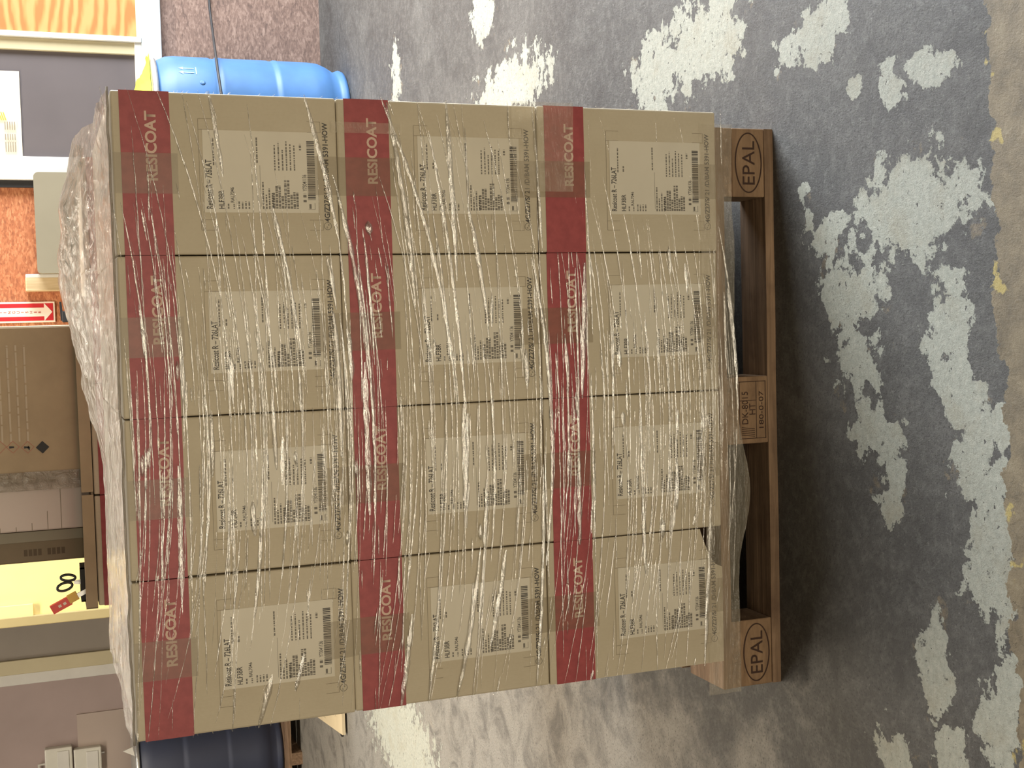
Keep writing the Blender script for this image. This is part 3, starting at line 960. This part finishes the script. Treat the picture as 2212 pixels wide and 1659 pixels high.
# ------------------------------------------------------------------ things on the back wall
# notice on the dark pane
r = rect(-70, 45, 152, 337, YW - .024)
t = tag(empty('paper_notice', ((r[0] + r[1]) / 2, YW - .022, r[2])), 'cream paper notice with a striped hazard mark taped to the dark window', 'notice')
nb = MB()
nn = 24
for i in range(nn + 1):
    u = i / nn
    for j in range(9):
        v = j / 8
        nb.v.append((r[0] + (r[1] - r[0]) * u - t.location.x, -.004 - .006 * (noise.noise(Vector((u * 5, v * 2, 1)))) , (r[3] - r[2]) * v))
for i in range(nn):
    for j in range(8):
        a = i * 9 + j
        nb.f.append((a, a + 9, a + 10, a + 1))
nb.build('sheet', M['paper'], t, smooth=True)
hp = at_y((8, 251), YW - .034)
hz = MB()
for i in range(4):
    z_ = hp.z - t.location.z - .012 + i * .010
    x_ = hp.x - t.location.x
    hz.add([(x_ - .02, -.0115, z_), (x_ + .02, -.0115, z_ + .012), (x_ + .02, -.0115, z_ + .017), (x_ - .02, -.0115, z_ + .005)], [(0, 1, 2, 3)])
hz.build('hazard_stripes', M['hazard'], t)
np_ = MB()
for i in range(5):
    for (a, b_) in ((.02, .07), (.08, .11), (.13, .17)):
        quad(np_, a, b_, .03 + i * .011, .034 + i * .011, -.0112)
np_.build('small_print', M['faint'], t, (r[0] - t.location.x, 0, 0))

# olive grey panel with rounded corners, hung on a bracket
r = rect(76, 175, 372, 590, YW - .2)
t = tag(empty('control_panel', ((r[0] + r[1]) / 2, YW - .1, 1.0)), 'olive grey rounded control panel on the wall beside the white post', 'panel')
zc0 = .98
def rrect(x0, x1, z0, z1, rd, n=6):
    out = []
    for (cx, cz, a0) in ((x1 - rd, z1 - rd, 0), (x0 + rd, z1 - rd, 90), (x0 + rd, z0 + rd, 180), (x1 - rd, z0 + rd, 270)):
        for i in range(n + 1):
            a = math.radians(a0 + 90 * i / n)
            out.append((cx + rd * math.cos(a), cz + rd * math.sin(a)))
    return out
recentre(MB().prism(rrect(r[0], r[1], zc0, r[3], .025)[::-1], YW - .20, YW - .03), t.location).build('housing', M['olive'], t)
recentre(MB().box(r[0] + .1, r[1] - .1, YW - .03, YW, zc0 + .1, r[3] - .1), t.location).build('wall_bracket', M['steel'], t)
# pale timber block
r = rect(55, 130, 598, 629, YW - .08)
ra = rect(55, 130, 592, 600, YW - .08)
t = tag(empty('timber_post', ((r[0] + r[1]) / 2, YW - .05, 0)), 'short pale timber post with a white edge strip standing by the extinguisher sign', 'post')
recentre(MB().box(r[0], r[1], YW - .09, YW - .005, 0, r[3], .006), t.location).build('post', M['pale_wood'], t)
recentre(MB().box(ra[0], ra[1], YW - .09, YW - .03, 0, ra[3], .003), t.location).build('edge_strip', M['white_paint'], t)

# extinguisher sign
r = rect(0, 119, 652, 697, YW - .006)
zS0, zS1 = r[2], r[2] + .46
t = tag(empty('extinguisher_sign', ((r[0] + r[1]) / 2, YW - .003, zS0)), 'tall red EXTINGUISHER sign with a white down arrow on the board wall', 'sign')
w = (r[1] - r[0]) / 2
H = zS1 - zS0
MB().box(-w, w, -.003, .003, 0, H, .0015).build('plate', M['sign_white'], t)
MB().box(-w + .009, w - .009, -.0042, -.003, .009, H - .009).build('red_field', M['sign_red'], t)
ar = MB()
ya = -.0050
ar.add([(0, ya, .013), (w * .86, ya, .052), (w * .42, ya, .052), (-w * .42, ya, .052), (-w * .86, ya, .052)], [(0, 1, 2, 3, 4)])
ar.add([(-w * .42, ya, .052), (w * .42, ya, .052), (w * .42, ya, .295), (-w * .42, ya, .295)], [(0, 1, 2, 3)])
ar.add([(-w * .42, ya, .295), (w * .42, ya, .295), (w * .80, ya, .325), (w * .80, ya, H - .02), (-w * .80, ya, H - .02), (-w * .80, ya, .325)], [(0, 1, 2, 3, 4, 5)])
aro = ar.build('arrow', M['sign_white'], t)
lt = MB()
for i, ch in enumerate('EXTINGUISHER'):
    me = text_mesh(ch, .0135, None, bold=.01)
    xs = [p.co.x for p in me.vertices]
    mesh_to_mb(me, lt, -(min(xs) + max(xs)) / 2, ya - .0006, .292 - i * .0205)
lt.build('lettering', simple('sign_letter_red', srgb(178, 76, 66), .5, .03), aro)

# extinguisher below it
p = at_y((143, 684), YW - .12)
t = tag(empty('fire_extinguisher', (p.x, YW - .12, .80)), 'red fire extinguisher with black valve hanging below the sign', 'extinguisher')
zz = p.z - .80
MB().lathe([(.06, 0), (.075, .01), (.075, zz - .14), (.06, zz - .09), (.022, zz - .065), (.02, zz - .03)], 28).build('cylinder', M['ext_red'], t, smooth=True)
MB().box(-.028, .028, -.02, .02, zz - .03, zz + .02, .004).build('valve', M['black'], t)
MB().prism([(-.02, zz + .012), (.075, zz + .02), (.075, zz + .03), (-.02, zz + .026)], -.01, .01).build('lever', M['black'], t)
MB().tube([(.02, 0, zz), (.06, 0, zz - .03), (.092, 0, zz - .15), (.088, 0, zz - .3)], .009, 8).build('hose', M['black'], t, smooth=True)
MB().box(-.03, .03, .07, .12, zz - .25, zz - .20).build('wall_hook', M['steel'], t)

# black cable across the drum
tag(MB().tube([at_y((448, -60), YW - .03), at_y((453, 20), YW - .04), at_y((462, 90), 4.0), at_y((470, 150), 3.70), at_y((479, 208), 3.66), at_y((490, 270), 3.60), Vector((1.45, 3.55, .35)), Vector((1.35, 3.5, .02)), Vector((1.1, 3.4, .012))], .0065, 8)
    .build('power_cable', M['black'], smooth=True), 'thin black cable running from the wall across the blue drum', 'cable')

# ------------------------------------------------------------------ drums
def drum(loc, body, label, hh=.93, R=.292, rz=0):
    t = tag(empty('plastic_drum', loc, rz), label, 'drum')
    pr_ = [(R * .80, 0), (R * .87, .004), (R * .885, .02), (R * .86, .038), (R * .85, .05), (R * .93, .09), (R * .985, .13), (R, .18),
           (R, .325), (R * 1.008, .335), (R * 1.008, .35), (R * .99, .36), (R * .99, .372), (R, .382),
           (R, .60), (R * 1.008, .61), (R * 1.008, .628), (R * .985, .64), (R * .985, .655), (R, .668), (R, hh - .10), (R * .985, hh - .06), (R * .93, hh - .025), (R * .90, hh - .012)]
    MB().lathe(pr_, 64).build('body', body, t, smooth=True)
    MB().lathe([(R * .90, hh - .012), (R * .955, hh - .012), (R * .97, hh), (R * .955, hh + .014), (R * .90, hh + .016)], 64).build('lid_ring', M['steel'], t, smooth=True)
    return t, R, hh
e_ = at_y((520, 131), 4.02)
dx, dy = e_.x - .292, 4.02
t, R, hh = drum((dx, dy, 0), M['drum_blue'], 'bright blue plastic drum with a yellow cloth on its lid, by the wall')
MB().lathe([(R * .90, hh - .012), (R * .90, hh + .004), (R * .86, hh + .012), (R * .3, hh + .014)], 48).build('lid', M['lid'], t, smooth=True)
# double arrow and stud moulded on the side
def on_drum(px):
    d_ = ray(px)
    ox, oy = CAM.x - dx, CAM.y - dy
    A, B, C_ = d_.x ** 2 + d_.y ** 2, 2 * (ox * d_.x + oy * d_.y), ox * ox + oy * oy - (R + .001) ** 2
    s = (-B - math.sqrt(max(0, B * B - 4 * A * C_))) / (2 * A)
    p = CAM + d_ * s
    return math.atan2(p.y - dy, p.x - dx), p.z
th0, z_m = on_drum((405, 152))
mk = MB()
def curved(b, a0, a1, z0, z1, n=4):
    base = len(b.v)
    for i in range(n + 1):
        a = a0 + (a1 - a0) * i / n
        for z in (z0, z1): b.v.append(((R + .0015) * math.cos(a), (R + .0015) * math.sin(a), z))
    for i in range(n):
        q_ = base + 2 * i
        b.f.append((q_, q_ + 2, q_ + 3, q_ + 1))
for da in (-.05, .05):
    curved(mk, th0 + da - .012, th0 + da + .012, z_m - .03, z_m + .022)
    base = len(mk.v)
    for (a, z) in ((-.04, .02), (.04, .02), (0, .042)):
        mk.v.append(((R + .0015) * math.cos(th0 + da + a), (R + .0015) * math.sin(th0 + da + a), z_m + z))
    mk.f.append((base, base + 1, base + 2))
curved(mk, th0 - .09, th0 + .09, z_m - .042, z_m - .037)
mk.build('arrow_emboss', M['drum_mark'], t)
th1, z_s = on_drum((438, 178))
MB().lathe([(.011, 0), (.013, .002), (.008, .005)], 16).build('moulded_stud', M['drum_blue'], t)
st_ = t.children[-1]
st_.location = (R * math.cos(th1), R * math.sin(th1), z_s)
st_.rotation_euler = (math.pi / 2, 0, th1 + math.pi / 2)
# yellow cloth
b = MB()
rc = at_y((300, 160), dy - .12)
nx2, ny2 = 16, 12
for i in range(nx2 + 1):
    for j in range(ny2 + 1):
        u, v = i / nx2 - .5, j / ny2 - .5
        rise = max(0.0, min(1.0, (.5 - u) * 1.15)) ** 1.2
        mid = max(0.0, 1 - (2 * v) ** 2)
        h_ = .12 * rise * mid ** .7 + .030 * abs(noise.noise(Vector((u * 5, v * 5, 8)))) * mid
        b.v.append((u * .30 + .03 * noise.noise(Vector((u * 4, v * 6, 3))), v * .15 * (.35 + rise) + .02 * noise.noise(Vector((u * 6, 2, 1))), .003 + h_))
for i in range(nx2):
    for j in range(ny2):
        a = i * (ny2 + 1) + j
        b.f.append((a, a + ny2 + 1, a + ny2 + 2, a + 1))
tag(b.build('yellow_rag', M['rag'], None, (at_y((312, 126), dy - .10).x - .15, dy - .12, hh + .015), smooth=True), 'crumpled bright yellow cloth lying on the blue drum lid', 'cloth')

# navy drum on a skid at the far left
pl_ = on_floor((650, 1640))
t2x, t2y = -2.06, 6.12
sk = tag(empty('drum_skid', (t2x, t2y - .05, 0)), 'low brown wooden skid under the navy drum', 'skid')
for i in range(5):
    MB().box(-.45, .45, -.36 + i * .15, -.36 + i * .15 + .125, .07, .09).build('slat', M['wood'], sk)
for x in (-.42, 0, .34):
    MB().box(x, x + .08, -.36, .37, 0, .07).build('runner', M['wood_y'], sk)
t, R2, h2 = drum((t2x, t2y, .0905), M['drum_dark'], 'dark navy plastic drum on a wooden skid against the far wall')
MB().lathe([(R2 * .90, h2 - .012), (R2 * .90, h2 + .004), (R2 * .3, h2 + .010)], 48).build('lid', M['drum_dark'], t, smooth=True)
tgx = at_y((325, 1618), t2y - .2)
MB().prism([(-.03, 0), (.03, .01), (.01, .07)], -.004, .004).build('white_tag', M['white_paint'], t, (tgx.x - t2x, -.2, h2 + .017))

# white switch boxes on the far wall
for n_, (v0, v1, lab) in enumerate(((97, 157, 'white wall switch box with a side lever, upper of the pair'), (160, 220, 'white wall switch box, lower of the pair above the navy drum'))):
    r = rect(v0, v1, 1616, 1672, YL - .06)
    t = tag(empty('switch_box', ((r[0] + r[1]) / 2, YL - .001, r[2])), lab, 'switch box')
    w = (r[1] - r[0]) / 2; H = r[3] - r[2]
    MB().box(-w, w, -.06, 0, 0, H, .008).build('enclosure', M['switch'], t)
    MB().box(-w * .75, w * .75, -.066, -.058, H * .12, H * .55, .003).build('cover', M['white_paint'], t)
    if n_ == 0:
        MB().tube([(-w * .2, -.03, H), (-w * .2, -.03, H + .04), (-w * .9, -.03, H + .04)], .008, 8).build('lever', M['white_paint'], t)
    else:
        MB().tube([(w * .4, -.03, 0), (w * .4, -.03, -.02)], .008, 8).build('conduit_stub', M['steel'], t)

# cream board on the floor
p = on_floor((742, 1572))
t = tag(empty('cream_board', (p.x, p.y, 0), math.radians(0)), 'cream coloured board with a black edge lying on the floor behind the stack', 'board')
MB().prism([(-.05, 0), (.62, 0), (.62, .012), (-.05, .012)], 0, .03).build('edge_strip', M['black'], t)
q0, q1, q2 = on_floor((740, 1588), .03), on_floor((680, 1545), .03), on_floor((738, 1480), .03)
b = MB()
poly = [(q0.x, q0.y), (q0.x + .7, q0.y + .02), (q0.x + .7, q0.y + 1.0), (q1.x + .25, q1.y + .45), (q1.x, q1.y)]
n = len(poly)
b.add([(x - p.x, y - p.y, .0125) for x, y in poly] + [(x - p.x, y - p.y, .03) for x, y in poly], [tuple(range(n - 1, -1, -1)), tuple(range(n, 2 * n))] + [(i, (i + 1) % n, (i + 1) % n + n, i + n) for i in range(n)])
b.build('sheet', M['cream_board'], t)
